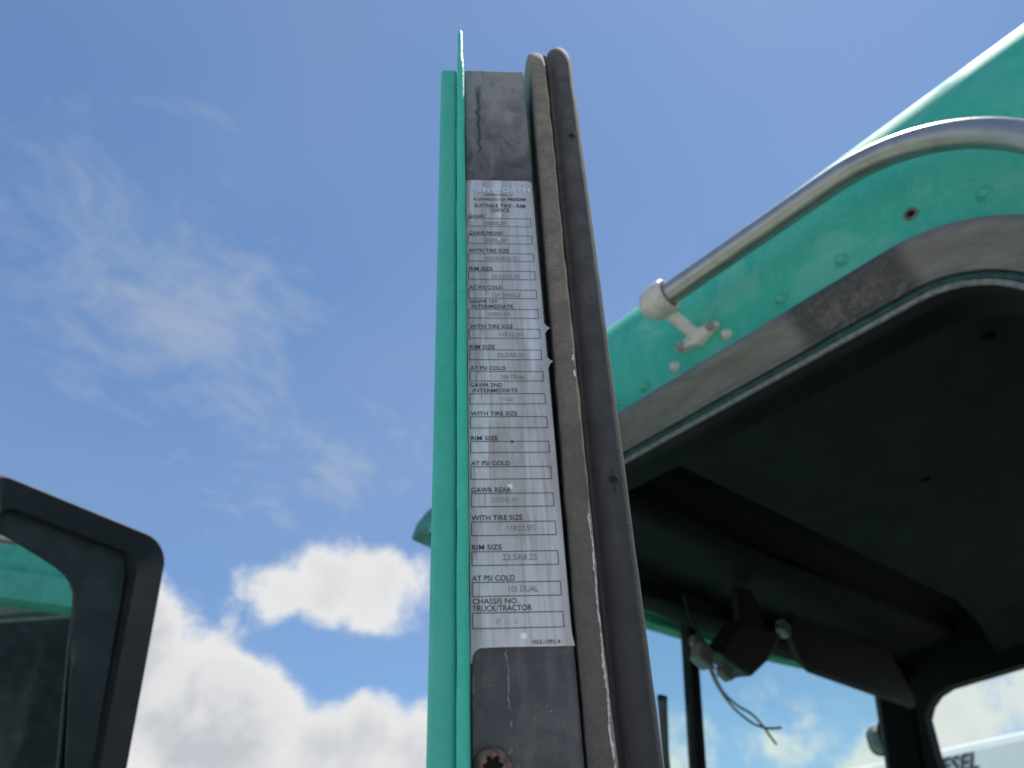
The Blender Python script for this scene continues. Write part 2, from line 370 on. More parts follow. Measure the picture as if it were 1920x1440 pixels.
M_BOLT = flat('dull_bolt_steel', (.33, .32, .31), .5, .5, var=.3, scale=200)
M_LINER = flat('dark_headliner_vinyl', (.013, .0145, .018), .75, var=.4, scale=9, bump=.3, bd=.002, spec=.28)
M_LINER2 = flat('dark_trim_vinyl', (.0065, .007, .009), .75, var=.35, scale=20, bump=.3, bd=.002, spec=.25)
M_VISOR = flat('sun_visor_vinyl', (.012, .0105, .011), .7, var=.2, scale=30)
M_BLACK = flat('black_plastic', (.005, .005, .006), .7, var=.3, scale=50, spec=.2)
M_MIRH = flat('mirror_housing_plastic', (.012, .0135, .017), .72, var=.35, scale=16, bump=.12)
M_MIRB = flat('mirror_bezel_plastic', (.030, .034, .037), .62, var=.35, scale=24, bump=.12)
M_UNIT = flat('module_plastic', (.016, .0145, .015), .6, var=.2)
M_PALE = flat('pale_connector_plastic', (.16, .165, .155), .5, var=.15)
M_WIRE = flat('grey_wire_insulation', (.26, .28, .27), .5, var=.2)
M_WHITE = flat('white_van_paint', (.80, .80, .78), .35, var=.04, scale=5, bump=.02)
M_SIGN = flat('dark_green_lettering', (.03, .035, .03), .5)
M_TYRE = flat('tyre_rubber', (.02, .02, .02), .85)
M_CHASSIS = flat('black_chassis_steel', (.02, .02, .022), .6)

def mirror_glass():
    N, fin = mat('dirty_mirror_glass'); p = N.coord()
    n = N.noise(p, 55, 6, .65); n2 = N.noise(N.stretch(p, (1, 1, .25)), 130, 5, .7); sp = N.voro(p, 140)
    d = N.m('ADD', N.ss(n, .40, .75, .22, .42), N.m('MULTIPLY', N.ss(n2, .58, .76), .22))
    d = N.m('ADD', d, N.m('MULTIPLY', N.ss(sp, .12, .06), N.ss(N.noise(p, 60, 2), .52, .62, 0, .4)))
    P = N.n['Principled BSDF']; P.inputs['Base Color'].default_value = (.095, .125, .130, 1); P.inputs['Roughness'].default_value = .75
    g = N.n.new('ShaderNodeBsdfGlossy'); g.inputs['Color'].default_value = (.80, .86, .86, 1); g.inputs['Roughness'].default_value = .015
    mx = N.n.new('ShaderNodeMixShader'); N.put(mx.inputs[0], d); N.l.new(g.outputs[0], mx.inputs[1]); N.l.new(P.outputs[0], mx.inputs[2])
    N.l.new(mx.outputs[0], N.n['Material Output'].inputs[0])
    return bpy.data.materials['dirty_mirror_glass']
M_MIRROR = mirror_glass()
def glass(name, tint, dirt=.05):
    N, fin = mat(name); p = N.coord()
    tr = N.n.new('ShaderNodeBsdfTransparent'); tr.inputs[0].default_value = (*tint, 1)
    gl = N.n.new('ShaderNodeBsdfGlossy'); gl.inputs['Roughness'].default_value = .02; gl.inputs[0].default_value = (.9, .95, .95, 1)
    fr = N.n.new('ShaderNodeFresnel'); fr.inputs[0].default_value = 1.45
    mx = N.n.new('ShaderNodeMixShader'); N.l.new(N.m('MULTIPLY', fr.outputs[0], .04), mx.inputs[0]); N.l.new(tr.outputs[0], mx.inputs[1]); N.l.new(gl.outputs[0], mx.inputs[2])
    df = N.n.new('ShaderNodeBsdfTranslucent'); df.inputs[0].default_value = (.5, .55, .52, 1)
    m2 = N.n.new('ShaderNodeMixShader'); N.put(m2.inputs[0], N.ss(N.noise(N.stretch(p, (1, 1, .15)), 26, 5, .6), .45, .8, 0, dirt)); N.l.new(mx.outputs[0], m2.inputs[1]); N.l.new(df.outputs[0], m2.inputs[2])
    N.l.new(m2.outputs[0], N.n['Material Output'].inputs[0])
    return bpy.data.materials[name]
M_GLASS = glass('tinted_cab_glass', (.86, .99, .90), .06)
M_GLASSD = glass('door_glass', (.90, .98, .93), .04)

def gravel():
    N, fin = mat('gravel_yard'); p = N.coord()
    n = N.noise(p, 3, 8, .65); vz = N.voro(p, 26)
    c = N.mix(N.ss(n, .3, .7), (.42, .40, .36), (.54, .51, .47)); c = N.mix(N.ss(vz, .1, .5), c, (.38, .36, .33))
    return fin(col=c, rough=.9, nrm=N.bump(vz, .6, .02))
M_GROUND = gravel()

# ------------------------------------------------------------------ ground
b = MB(); b.add([(-1500, -1500, 0), (1500, -1500, 0), (1500, 1500, 0), (-1500, 1500, 0)], [(0, 1, 2, 3)])
tag(b.build('ground', M_GROUND), 'pale gravel yard under the truck', None, kind='structure')

# ------------------------------------------------------------------ teal truck: x right, y forward, z above camera height
TRUCK = empty('semi_truck', (-.09, 1.24, 0), R(43))
tag(TRUCK, 'teal semi truck cab with its driver door swung open towards the viewer', 'truck')
Z = (0, 0, CH)
V = Vector
WID = 1.76; ZG = .638
def part(b, name, m_, **k): return b.build(name, m_, TRUCK, Z, **k)

# roof skin
def u_front(x): return .118+.10*(1-x*x)
def roof_pt(th, t):
    x = -math.copysign(abs(math.cos(th))**(2/5.0), math.cos(th)); cs = abs(math.sin(th))**(2/5.0)
    uf = u_front(x); L = uf+1.5; s = t**1.7*L
    k = min(1.0, s/.50); rise = (1-(1-k)**2.4)**(1/2.4)
    h = .283*rise+.035*min(1.0, max(0, s-.3)/.9)
    return (WID/2*(1+x), uf-s, ZG+h*cs+(.01+.09*rise)*(1-x*x))
b = MB()
b.grid([[roof_pt(math.pi*(.5-.5*math.cos(math.pi*i/96)), j/48) for i in range(97)] for j in range(49)])
ROOF = part(b, 'roof', M_TEAL)
# outside visor over the windscreen
b = MB(); top = []; bot = []
for i in range(33):
    x = -1+2*i/32; u = u_front(x); rr = WID/2*(1+x)
    top.append([(rr, u-.05, ZG+.052+.02*(1-x*x)), (rr, u+.004, ZG+.050+.02*(1-x*x)), (rr, u+.040, ZG+.036+.02*(1-x*x)), (rr, u+.055, ZG+.012+.01*(1-x*x)), (rr, u+.050, ZG+.006+.01*(1-x*x)), (rr, u+.030, ZG+.016+.01*(1-x*x)), (rr, u-.05, ZG+.020+.01*(1-x*x))])
b.grid(top)
for e in (top[0], top[-1]): b.add(e, [tuple(range(7))])
part(b, 'outside_visor', M_TEALV)

# left and right cab sides with the door openings
def opening(z_top, u0, u1, rad, z_bot, nseg=10):
    return [(u0, z_bot), (u0, z_top-.02), (u0-.02, z_top)]+[(p[0], p[1]) for p in arc(u1+rad, z_top-rad, rad, 90, 180, nseg)]+[(u1, z_bot)]
OPL = [(.055, -.95), (.055, .50), (.03, ZG-.05)]+arc(-.80, ZG-.185, .135, 90, 180, 10)+[(-.935, -.95)]
def side(xp, name, OP, mtl, fan_top):
    b = MB(); n = len(OP); outer = []
    for (u, z) in OP:
        outer.append((u, z))
    o2 = []
    for i, (u, z) in enumerate(OP):
        if i < 2: o2.append((.084, z))
        elif i == 2: o2.append((.084, ZG))
        elif i >= n-2: o2.append((-1.365, z if i == n-1 else ZG-.1))
        else:
            f = (i-3)/(n-5); o2.append((-.05-1.315*f, ZG))
    b.grid([[(xp, u, z) for u, z in OP], [(xp, u, z) for u, z in o2]], smooth=False)
    return part(b, name, mtl)
SIDE = side(0.0, 'cab_side', OPL, M_TEAL, ZG)
OPR = [(.03, -.30), (.028, .40), (.02, .50)]+[(-.0, .53), (-.03, .553), (-.07, .566), (-.45, .585)]+arc(-.80, .50, .085, 90, 180, 8)+[(-.885, -.30)]
SIDER = side(WID, 'cab_side', OPR, M_TEAL, ZG)
# inner skin of the far side
b = MB(); n = len(OPR)
o2 = [(.17, z) if i < 3 else ((-1.36, z) if i >= n-1 else (OPR[i][0], .75)) for i, (u, z) in enumerate(OPR)]
b.grid([[(WID-.05, u, z) for u, z in OPR], [(WID-.052, u, z) for u, z in o2]], smooth=False)
b.grid([[(WID-.05, u, z) for u, z in OPR], [(WID-.001, u, z) for u, z in OPR]], smooth=False)
b.add([(WID-.05, .2, -.30), (WID-.05, -1.36, -.30), (WID-.05, -1.36, -.95), (WID-.05, .2, -.95)], [(0, 1, 2, 3)])
part(b, 'inner_side_trim', M_LINER2)
b = MB(); b.add([(WID-.02, u, z) for u, z in OPR], [tuple(range(n))]); part(b, 'side_window', M_GLASSD)
b = MB(); b.box((WID-.004, -1.36, -.95), (WID+.004, .13, -.301)); part(b, 'door_panel', M_TEAL)

# drip rail round the left door opening
path = []; frames = []
OUT = V((-1, 0, 0))
for i in range(13): path.append(V((0, .04-.84*i/12, ZG))); frames.append((OUT, V((0, 0, 1))))
for a in range(6, 91, 6):
    path.append(V((0, -.80-.185*math.sin(R(a)), ZG-.185+.185*math.cos(R(a))))); frames.append((OUT, V((0, -math.sin(R(a)), math.cos(R(a))))))
for i in range(1, 9): path.append(V((0, -.985, ZG-.185-.17*i))); frames.append((OUT, V((0, -1, 0))))
prof = [(-.001, .003), (.016, -.001), (.023, -.005), (.0270, -.010), (.0280, -.015), (.0268, -.020), (.022, -.026), (.014, -.035), (.008, -.043), (.0055, -.047), (.0045, -.050), (.006, -.053), (.006, -.056), (-.001, -.057)]
b = MB(); b.sweep(prof, path, frames); RAIL = part(b, 'drip_rail', M_RAIL)
b = MB(); b.sweep([(-.0005, -.0575), (.002, -.0580), (.0012, -.0650), (-.006, -.0662), (-.006, -.0575)], path, frames); part(b, 'opening_flange', M_TEALS)
b = MB(); b.sweep([(-.002+.0036*math.cos(R(k*30)), -.0690+.0036*math.sin(R(k*30))) for k in range(12)], path, frames); part(b, 'opening_edge_trim', M_TRIM)
b = MB(); b.sweep([(-.0065, -.0575), (-.0062, -.0690), (-.05, -.0700), (-.10, .06), (-.112, .05), (-.056, -.082), (-.0064, -.0575)][:6], path, frames); part(b, 'opening_inner_trim', M_LINER)

# rivets on the roof side above the rail
def rivet(u, z, r=.0062, mt=M_TEAL, par=ROOF):
    b = MB(); b.lathe([(r*1.25, 0), (r*1.2, .0008), (r, .0014), (r*.94, .0042), (r*.7, .0068), (r*.35, .0080), (.0001, .0083)], (0, 0, 0), (-1, 0, 0), 16)
    o = b.build('rivet', mt, par); o.location = (-.0004, u, z); return o
for u, z in ((-.364, .669), (-.42, .668), (-.656, .673), (-.744, .675), (-.907, .648), (-.30, .669), (-.2, .669), (-.08, .669)):
    rivet(u, z, .0074, M_TEALD, ROOF)
for u, z in ((-.478, .670), (-.569, .671)): rivet(u, z, .0068, M_BRKT, ROOF)
b = MB(); b.lathe([(.0085, 0), (.0080, .0006), (.0045, .0003), (.0040, -.004)], (-.0012, -.835, .680), (-1, 0, 0), 18); b.build('empty_bolt_hole', M_RUST, ROOF)
b = MB(); b.lathe([(.0043, .0004), (.0001, .0002)], (-.0012, -.835, .680), (-1, 0, 0), 16); b.build('bolt_hole_shade', M_BLACK, ROOF)  # black disc painting the shade inside the empty hole

# grab handle
hp = [V((-.06, -.512-.02*i, .739)) for i in range(14)]
hp += [V((-.06, -.782-.215*math.sin(R(a)), .739-.215+.215*math.cos(R(a)))) for a in range(4, 91, 4)]
hp += [V((-.06, -.997, .524-.15*i)) for i in range(1, 6)]
b = MB(); b.tube(hp, .0164, 24); HAND = part(b, 'grab_handle', M_HANDLE)
def socket(c, ax, name):
    b = MB()
    b.lathe([(.0001, -.0265), (.008, -.0255), (.0155, -.0225), (.0215, -.0160), (.0250, -.0075), (.0262, .002), (.0262, .014), (.0250, .0195), (.0225, .0215), (.0205, .0215), (.0172, .019), (.0164, .012)], c, ax, 36)
    return b.build(name, M_BRKT, HAND)
socket((-.06, -.510, .739), (0, -1, 0), 'handle_socket')
socket((-.06, -.997, -.22), (0, 0, 1), 'handle_socket')
def foot(c, d_u, d_z, name='handle_bracket'):
    """foot plate on the cab side with two ears and a leg up to the socket"""
    b = MB(); c = V(c); eu = V((0, d_u, d_z)).normalized(); ez = V((1, 0, 0)).cross(eu)
    ol = []
    for a in range(0, 360, 10):
        ca, sa = math.cos(R(a)), math.sin(R(a)); rr = .015+.023*abs(ca)**2.2
        ol.append((rr*ca, .0150*sa*(1-.25*abs(math.sin(2*R(a))))))
    n = len(ol)
    for k, (h, s_) in enumerate(((.0, 1.0), (.009, .97), (.012, .86))):
        pass
    lay = [[c+OUT*h+eu*(x*s_)+ez*(y*s_) for x, y in ol] for h, s_ in ((-.006, 1.0), (.008, .99), (.0112, .93), (.0125, .80))]
    b.grid([l+[l[0]] for l in lay]); b.add(lay[-1], [tuple(range(n))])
    return b, eu, ez
FC = V((.0, -.527, .690))
b, eu, ez = foot(FC, 1, -.06)
leg = [FC+V((-.004, 0, 0)), FC+V((-.016, .002, .008)), FC+V((-.032, .008, .022)), FC+V((-.048, .0145, .038)), FC+V((-.058, .017, .048))]
lv = []
for p, (ra, rb) in zip(leg, ((.0125, .0115), (.0098, .0088), (.0088, .0075), (.0095, .008), (.012, .010))):
    t = (leg[-1]-leg[0]).normalized(); A = V((0, 1, 0)); A = (A-t*A.dot(t)).normalized(); B_ = t.cross(A)
    lv.append([p+A*(ra*math.cos(R(a)))+B_*(rb*math.sin(R(a))) for a in range(0, 361, 15)])
b.grid(lv)
b.build('handle_bracket', M_BRKT, HAND, bevel=0)
for s_ in (1, -1):
    cc = FC+eu*(.0265*s_)+OUT*.0118
    b = MB(); b.lathe([(.0075, -.002), (.0075, .0018), (.0066, .0030), (.0040, .0036), (.0032, .0016), (.0001, .0016)], cc, OUT, 6 if False else 20); b.build('bracket_bolt', M_BOLT, HAND)

# inside of the cab
b = MB()
def ceil_row(u, z, drop):
    return [(.075, u, z-.10), (.11, u, z-.04), (.22, u, z), (WID-.22, u, z+drop), (WID-.11, u, z-.04+drop), (WID-.06, u, z-.12+drop)]
b.grid([ceil_row(u, z, 0) for u, z in ((-1.36, .66), (-1.30, .72), (-1.0, .745), (-.30, .745), (-.235, .738))])
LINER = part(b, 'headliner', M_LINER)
for (u, r_) in ((-.78, .42), (-.50, .80)):
    b = MB(); b.lathe([(.010, 0), (.009, .0035), (.0001, .004)], (r_, u, .7445), (0, 0, -1), 14); b.build('liner_button', M_BLACK, LINER)
b = MB(); b.grid([[(.07, u, z) , (WID-.06, u, z)] for u, z in ((-.245, .745), (-.23, .78), (-.17, .78), (-.15, .70))]); part(b, 'ceiling_gap', M_BLACK)
HDR = [(-.155, .715), (-.14, .690), (-.11, .682), (-.02, .672), (.0, .664), (.005, .650)]
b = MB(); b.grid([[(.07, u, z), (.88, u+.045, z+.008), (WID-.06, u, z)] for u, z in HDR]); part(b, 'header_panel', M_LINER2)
HD2 = [(.005, .651), (.02, .668), (.04, .668), (.05, .650), (.095, .628), (.105, .632)]
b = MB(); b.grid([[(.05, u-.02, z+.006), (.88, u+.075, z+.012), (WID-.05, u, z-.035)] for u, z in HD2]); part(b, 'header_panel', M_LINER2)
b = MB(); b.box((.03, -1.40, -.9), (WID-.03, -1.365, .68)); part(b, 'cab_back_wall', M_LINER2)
b = MB(); b.box((.02, -1.36, -.80), (WID-.06, .35, -.74)); part(b, 'cab_floor', M_BLACK)

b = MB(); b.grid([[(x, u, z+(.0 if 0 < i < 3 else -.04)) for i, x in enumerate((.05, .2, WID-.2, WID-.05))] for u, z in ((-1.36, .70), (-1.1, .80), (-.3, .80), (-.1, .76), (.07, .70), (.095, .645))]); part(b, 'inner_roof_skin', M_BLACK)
# windscreen in two panes that meet at a centre bar
def ws(r, z):
    """plan of the glass at height z: a shallow vee leaning forward at the bottom"""
    k = (r-.87)/.82
    return .185-.085*abs(k)**1.3+(.64-z)*(.14 if k > 0 else .14*(1+.85*k))
def pane(r0, r1):
    b = MB(); b.grid([[(r0+(r1-r0)*i/8, ws(r0+(r1-r0)*i/8, z), z) for i in range(9)] for z in (.665, .45, .25, .0, -.15)]); return b
for r0, r1 in ((.06, .862), (.878, 1.69)): part(pane(r0, r1), 'windscreen_pane', M_GLASS)
b = MB(); zs = (.67, .5, .3, .1, -.15)
for s_ in (0,):
    b.sweep([(-.016, -.02), (.016, -.02), (.016, .012), (-.016, .012)], [V((.868, ws(.87, z), z)) for z in zs], [(V((1, 0, 0)), V((0, -1, .14)).normalized())]*5, smooth=False)
part(b, 'windscreen_centre_bar', M_BLACK, bevel=.004)
# A pillars
for nm, pts in (('left', [(.002, .055), (.03, .088), (.055, .088), (.075, .02), (.02, .0), (.002, .02)]), ('right', [(1.665, .115), (1.700, .145), (1.765, .12), (1.765, .04), (1.70, .035)])):
    b = MB(); lo = []
    zz = (-.15, .1, .3, .45, .62, .70)
    b.sweep([(0, 0)]*0 or [(p[0], p[1]) for p in pts], [V((0, (.58-z)*(.16 if nm == 'right' else .0), z)) for z in zz], [(V((1, 0, 0)), V((0, 1, 0)))]*len(zz), smooth=False)
    part(b, 'windscreen_pillar', M_BLACK, bevel=.006)
b = MB(); b.box((.0, .02, -.95), (WID, .26, -.151)); part(b, 'cowl', M_TEAL, bevel=.02)
# dashboard with an instrument hood
b = MB(); b.box((.08, -.25, -.70), (WID-.08, .02, -.16)); DASH = part(b, 'dashboard', M_BLACK, bevel=.03)
b = MB(); b.prism([(x, -.10, z) for x, z in rrect(.505, .90, -.17, .2475, .035)], (0, 1, 0), .10); b.build('instrument_hood', M_BLACK, DASH, bevel=.006)
# wiper seen through the near pane
b = MB()
w0, w1 = V((.742, ws(.742, .30)+.022, .20)), V((.772, ws(.76, .47)+.02, .476))
b.tube([w0+(w1-w0)*k/4 for k in range(5)], .0045, 8); WIP = part(b, 'windscreen_wiper', M_BLACK)
b = MB(); b.box((-.006, -.008, -.14), (.006, .004, .14), Matrix.Translation((w0+w1)/2+V((-.012, -.004, .0))) @ Matrix.Rotation(R(6), 4, 'Y')); b.build('wiper_blade', M_BLACK, WIP)

# passenger sun visor
pv = [(.985, -.03, .640), (.965, -.035, .585), (.985, -.035, .528), (1.02, -.035, .512), (1.40, -.03, .503), (1.55, -.03, .498), (1.575, -.028, .52), (1.555, -.02, .60), (1.52, -.02, .655)]
b = MB(); b.prism(pv, (0, 1, -.1), .018); part(b, 'sun_visor', M_VISOR, bevel=.006)

# passenger side outside mirror
b = MB(); ol = rrect(-.045, .045, -.042, .042, .028, 6)
mc = V((2.05, .315, .527))
A, B_ = V((-.45, .9, 0)).normalized(), V((0, 0, 1)); nn = A.cross(B_)
def mp(s_, d): return [mc+A*(x*s_)+B_*(y*s_)+nn*d for x, y in ol]
L_ = [mp(1, .0), mp(1, -.012), mp(.9, -.03), mp(.5, -.04)]
b.grid([l+[l[0]] for l in L_]); b.add(L_[-1], [tuple(range(len(ol)))])
FM = part(b, 'side_mirror', M_PALE); b = MB(); b.tube(mp(1.0, -.006)+[mp(1.0, -.006)[0]], .0055, 8, False); b.build('mirror_rim', M_MIRH, FM)
b = MB(); b.add(mp(.97, .004), [tuple(range(len(ol)))]); b.build('mirror_glass', M_MIRROR, FM)
b = MB(); b.tube([mc+V((0, 0, -.07)), mc+V((0, 0, -.25)), V((1.80, .08, .22)), V((1.765, .05, .22))], .011, 10); b.build('mirror_arm', M_MIRH, FM)

# ------------------------------------------------------------------ open driver door (x inwards, y towards the hinge)
b = MB()
b.box((-.0310, -.9050, -1.0), (-.0188, -.8400, .552))
b.box((-.0186, -.8960, -1.0), (.0300, -.8402, .549))
b.box((-.0310, -.8398, .500), (.0300, -.0600, .550))
b.box((-.0310, -.0598, -1.0), (.0300, -.0050, .550))
b.box((-.0310, -.8398, -1.0), (.0450, -.0600, .000))
DOOR = b.build('door', M_TEALD, TRUCK, Z, bevel=.0022, seg=3); DOOR.rotation_euler = (0, 0, R(-38))
DOOR['label'] = 'open driver door, its latch edge facing the viewer'
def dpart(b, name, m_, **k): return b.build(name, m_, DOOR, **k)
b = MB(); b.box((.004, -.839, .001), (.009, -.061, .499)); dpart(b, 'door_glass', M_GLASSD)
b = MB(); b.box((-.0130, -.9050, -1.0), (.0325, -.8550, .5520)); dpart(b, 'latch_face', M_LATCH, bevel=.0012)
b = MB(); b.box((.0327, -.8900, -1.0), (.0340, -.8550, .5480)); dpart(b, 'seal_channel', M_RUB)
b = MB()
def lip_path(x0, x1, yf, z0, z1, n):
    pass
prof = [(.0028*math.cos(R(a)), .0028*math.sin(R(a))) for a in range(180, 361, 18)]
prof = [(-.0028, .05)]+[(p[0], p[1]) for p in prof]+[(.0028, .05)]
zs = [-1.0, -.5, 0]+[.02*i for i in range(1, 27)]+[.535, .545]
def lw(z): return 1.0 if z < .50 else 1.0-.18*(z-.50)/.06
random.seed(3)
pts = []; frs = []
for z in zs:
    w = lw(z); j = random.uniform(-.00018, .00018)
    pts.append(V((-.01605+j, -.9135, z))); frs.append((V((w, 0, 0)), V((0, 1, 0))))
for z, w, y in ((.552, .80, -.9130), (.556, .74, -.912), (.566, .70, -.911), (.58, .68, -.9105), (.592, .66, -.910), (.597, .6, -.909), (.5985, .3, -.908)):
    pts.append(V((-.0162, y, z))); frs.append((V((w, 0, 0)), V((0, 1, 0))))
b.sweep(prof, pts, frs)
b.box((-.0180, -.862, .5505), (-.0144, -.06, .598))
dpart(b, 'flange_lip', M_LIP)

# rubber seals that run up the rear edge and bend over along the top
def seal(x0, lean, half, back, front, ybase, zc, rad, name, m_):
    pts = []; frs = []
    def X(z): return x0+lean*z
    for z in [-1.0, -.6, -.3, 0]+[.012*i for i in range(1, int(zc/.012)+1)]:
        pts.append(V((X(z), ybase, z))); frs.append((V((1, 0, 0)), V((0, -1, 0))))
    for a in range(0, 91, 6):
        z = zc+rad*math.sin(R(a)); pts.append(V((X(zc), ybase+rad-rad*math.cos(R(a)), z))); frs.append((V((1, 0, 0)), V((0, -math.cos(R(a)), math.sin(R(a))))))
    for y in (-.75, -.5, -.25, -.05): pts.append(V((X(zc), y, zc+rad))); frs.append((V((1, 0, 0)), V((0, 0, 1))))
    prof = [(-half, -back)]+[(-half*math.copysign(abs(math.cos(R(a)))**.72, math.cos(R(a))), front*abs(math.sin(R(a)))**.8) for a in range(0, 181, 9)]+[(half, -back)]
    random.seed(11); q_ = []
    for p_, (A_, B_) in zip(pts, frs):
        k_ = 1+random.uniform(-.035, .035); q_.append((A_*k_, B_*(1+random.uniform(-.04, .04))))
    pts = [p_+V((random.uniform(-.00030, .00030)+.00015*math.sin(p_.z*31), 0, 0)) for p_ in pts]; frs = q_
    b = MB(); b.sweep(prof, pts, frs); return dpart(b, name, m_)
seal(.0390, .0105, .0058, .034, .0050, -.9035, .556, .058, 'fuzzy_seal', M_SEAL1)
# the wide seal has a shallow groove on its near side
def seal2():
    pts = []; frs = []
    x0, lean, yb, zc, rad = .0556, .0140, -.8995, .572, .058
    for z in [-1.0, -.6, -.3, 0]+[.012*i for i in range(1, 47)]:
        pts.append(V((x0+lean*z, yb, z))); frs.append((V((1, 0, 0)), V((0, -1, 0))))
    for a in range(0, 91, 6):
        pts.append(V((x0+lean*zc, yb+rad-rad*math.cos(R(a)), zc+rad*math.sin(R(a))))); frs.append((V((1, 0, 0)), V((0, -math.cos(R(a)), math.sin(R(a))))))
    for y in (-.75, -.5, -.25, -.05): pts.append(V((x0+lean*zc, y, zc+rad))); frs.append((V((1, 0, 0)), V((0, 0, 1))))
    prof = [(-.0108, -.028), (-.0108, -.004), (-.0103, -.0015), (-.0088, -.0008), (-.0080, -.0018), (-.0072, -.0010), (-.0052, .0022), (-.0028, .0042), (.0, .0052), (.0030, .0050), (.0060, .0036), (.0085, .0010), (.0102, -.0030), (.0110, -.008), (.0110, -.028)]
    random.seed(5); f2 = []
    for p_, (A_, B_) in zip(pts, frs):
        k_ = 1+random.uniform(-.012, .012)-.06*math.exp(-((p_.z-.545)/.012)**2); f2.append((A_*k_, B_*k_))
    b = MB(); b.sweep(prof, pts, f2); return dpart(b, 'bulb_seal', M_SEAL2)
seal2()
for z in (.472, .190):
    xc = .0556+.014*z+.0015
    b = MB(); b.lathe([(.0027, -.0012), (.0029, .0002), (.0026, .0004), (.0023, .0), (.0022, -.0006)], (xc, -.9048, z), (0, -1, 0), 20); b.build('vent_hole_rim', M_SEAL2, DOOR)
    b = MB(); b.lathe([(.0024, .00015), (.0001, .00015)], (xc, -.9048, z), (0, -1, 0), 20); b.build('vent_hole_shade', M_RUB, DOOR)  # flat black disc, the hole's inner shade put into its colour
    b = MB(); b.box((xc-.00012, -.90500, z-.0075), (xc+.00012, -.9046, z+.0065)); b.build('seal_slit', M_RUB, DOOR)

# plate with its print
ol = []
ol += arc(.0315-.003, .4195-.003, .003, 90, 0, 5)
ol += [(.0315, .293), (.0332, .2905), (.0348, .2893), (.0332, .2878), (.0316, .2850), (.0316, .2680), (.0332, .2660), (.0347, .2650), (.0332, .2634), (.0317, .2600)]
ol += [(.0317, .1150), (.0320, .1110), (.0325, .1085), (.0326, .1070)]
ol += [(.0, .1072), (-.0085, .1070), (-.0105, .1060), (-.0118, .1040), (-.0125, .1005), (-.0128, .1005)]
ol += arc(-.0128+.003, .4195-.003, .003, 180, 90, 5)
b = MB(); b.prism([(x, -.9052, z) for x, z in ol], (0, -1, 0), .0005)
PL = dpart(b, 'certification_plate', M_PLATE); PL['label'] = 'long aluminium tyre and rim plate on the latch edge'
TXT=[ ("KENWORTH TRUCK CO.",-0.2,18.6,403.6,405.7,"p"),("A DIVISION OF",-8.2,13.3,398.8,401.4,"p"),("PACCAR",14.3,26.8,399.2,401.7,"b"),("SUITABLE TIRE - RIM",-7.4,25.8,392.2,395.7,"p"),("CHOICE",3.1,15.3,387.8,391.3,"p"),("GVWR",-11.4,-1.3,382,385.1,"p"),("78000.00",-1.2,12.5,375.5,378.8,"s"),("GAWR FRONT",-11.4,10.7,366.2,369.4,"p"),("20000.00",-1.7,12.2,359.8,363,"s"),("WITH TIRE SIZE",-11.5,13.5,350.4,353.7,"p"),("425/65R22.5L",-1.7,19.2,344.1,347.2,"s"),("RIM SIZE",-11.3,2.9,334.9,337.9,"p"),("22.5X12.25",1.9,19.2,328.5,331.7,"s"),("AT PSI COLD",-11.4,8.5,319.5,322.3,"p"),("120 SINGLE",2,19,313.2,316.3,"s"),("GAWR 1ST",-11.3,5.2,308,310.8,"p"),("INTERMEDIATE",-10.1,14.2,304.1,307,"p"),("20000.00",-1.4,12.1,298.1,301.1,"f"),("WITH TIRE SIZE",-11.4,13.2,288.8,291.6,"p"),("11R22.5G",5.5,19,282.8,285.7,"s"),("RIM SIZE",-11.5,2.6,273.5,276.4,"p"),("22.5X8.25",3.6,19,267.7,270.7,"s"),("AT PSI COLD",-11.5,8.1,258.5,261.2,"p"),("105 DUAL",5.4,18.7,252.5,255.3,"s"),("GAWR 2ND",-11.5,5.9,247,249.6,"p"),("INTERMEDIATE",-10.2,13.9,243.4,246,"p"),("0.00",5.2,11.6,237.5,240.3,"f"),("WITH TIRE SIZE",-11.5,13.1,228.3,231,"p"),("RIM SIZE",-11.6,2.5,213,215.7,"p"),("AT PSI COLD",-11.6,8,198.1,200.7,"p"),("GAWR REAR",-11.7,7.8,182.8,185.6,"p"),("20000.00",-1.8,11.5,177.3,180.1,"f"),("WITH TIRE SIZE",-11.7,12.8,167.7,170.5,"p"),("11R22.5G",5.3,18.5,162.2,165,"s"),("RIM SIZE",-11.7,2.3,152.5,155.2,"p"),("22.5X8.25",2.5,18.5,147.2,150.3,"s"),("AT PSI COLD",-11.8,7.8,137.3,140,"p"),("105 DUAL",4.7,18.3,131.8,135,"s"),("CHASSIS NO.",-11.8,9,126.5,129.1,"p"),("TRUCK/TRACTOR",-11.9,14.8,123.2,125.9,"p"),("0    1",-1.5,7.6,117.2,119.9,"f"),(".S53-1092-4",13.8,26.4,108.1,110,"p"),("KENWORTH",-9.5,29.9,407.5,412.1,"k") ]
BOX=[ (381.7,373.9),(365.7,358),(349.6,342.6),(334.4,327.1),(318.8,311.7),(303.4,296.2),(288.2,281.1),(272.9,265.6),(257.7,250.8),(242.6,235.6),(227.7,220.4),(212.4,205.4),(197.4,190),(182.3,174.8),(167,159.6),(151.7,144.6),(136.7,129.8),(122.5,115.2) ]
PY = -.90605
def emit(b, s, x0, x1, z0, z1, off=0.0, shear=0.0):
    vs, fs = text_polys(s, off, shear)
    if not fs: return
    ax = min(p[0] for p in vs); bx_ = max(p[0] for p in vs); az = 0.0 if s[0] != '0' or True else 0; az = min(0.0, 0.0); bz = .729
    b.add([(x0+(p[0]-ax)/(bx_-ax)*(x1-x0), PY, z0+(p[1]-az)/(bz-az)*(z1-z0)) for p in vs], fs)
KIND = {'p': ('printed_line', M_INK, .006), 'b': ('printed_line', M_INK, .045), 's': ('stamped_line', M_STAMP, .0), 'f': ('faded_stamped_line', M_FADED, -.004), 'k': ('worn_heading', M_LOGO, .03)}
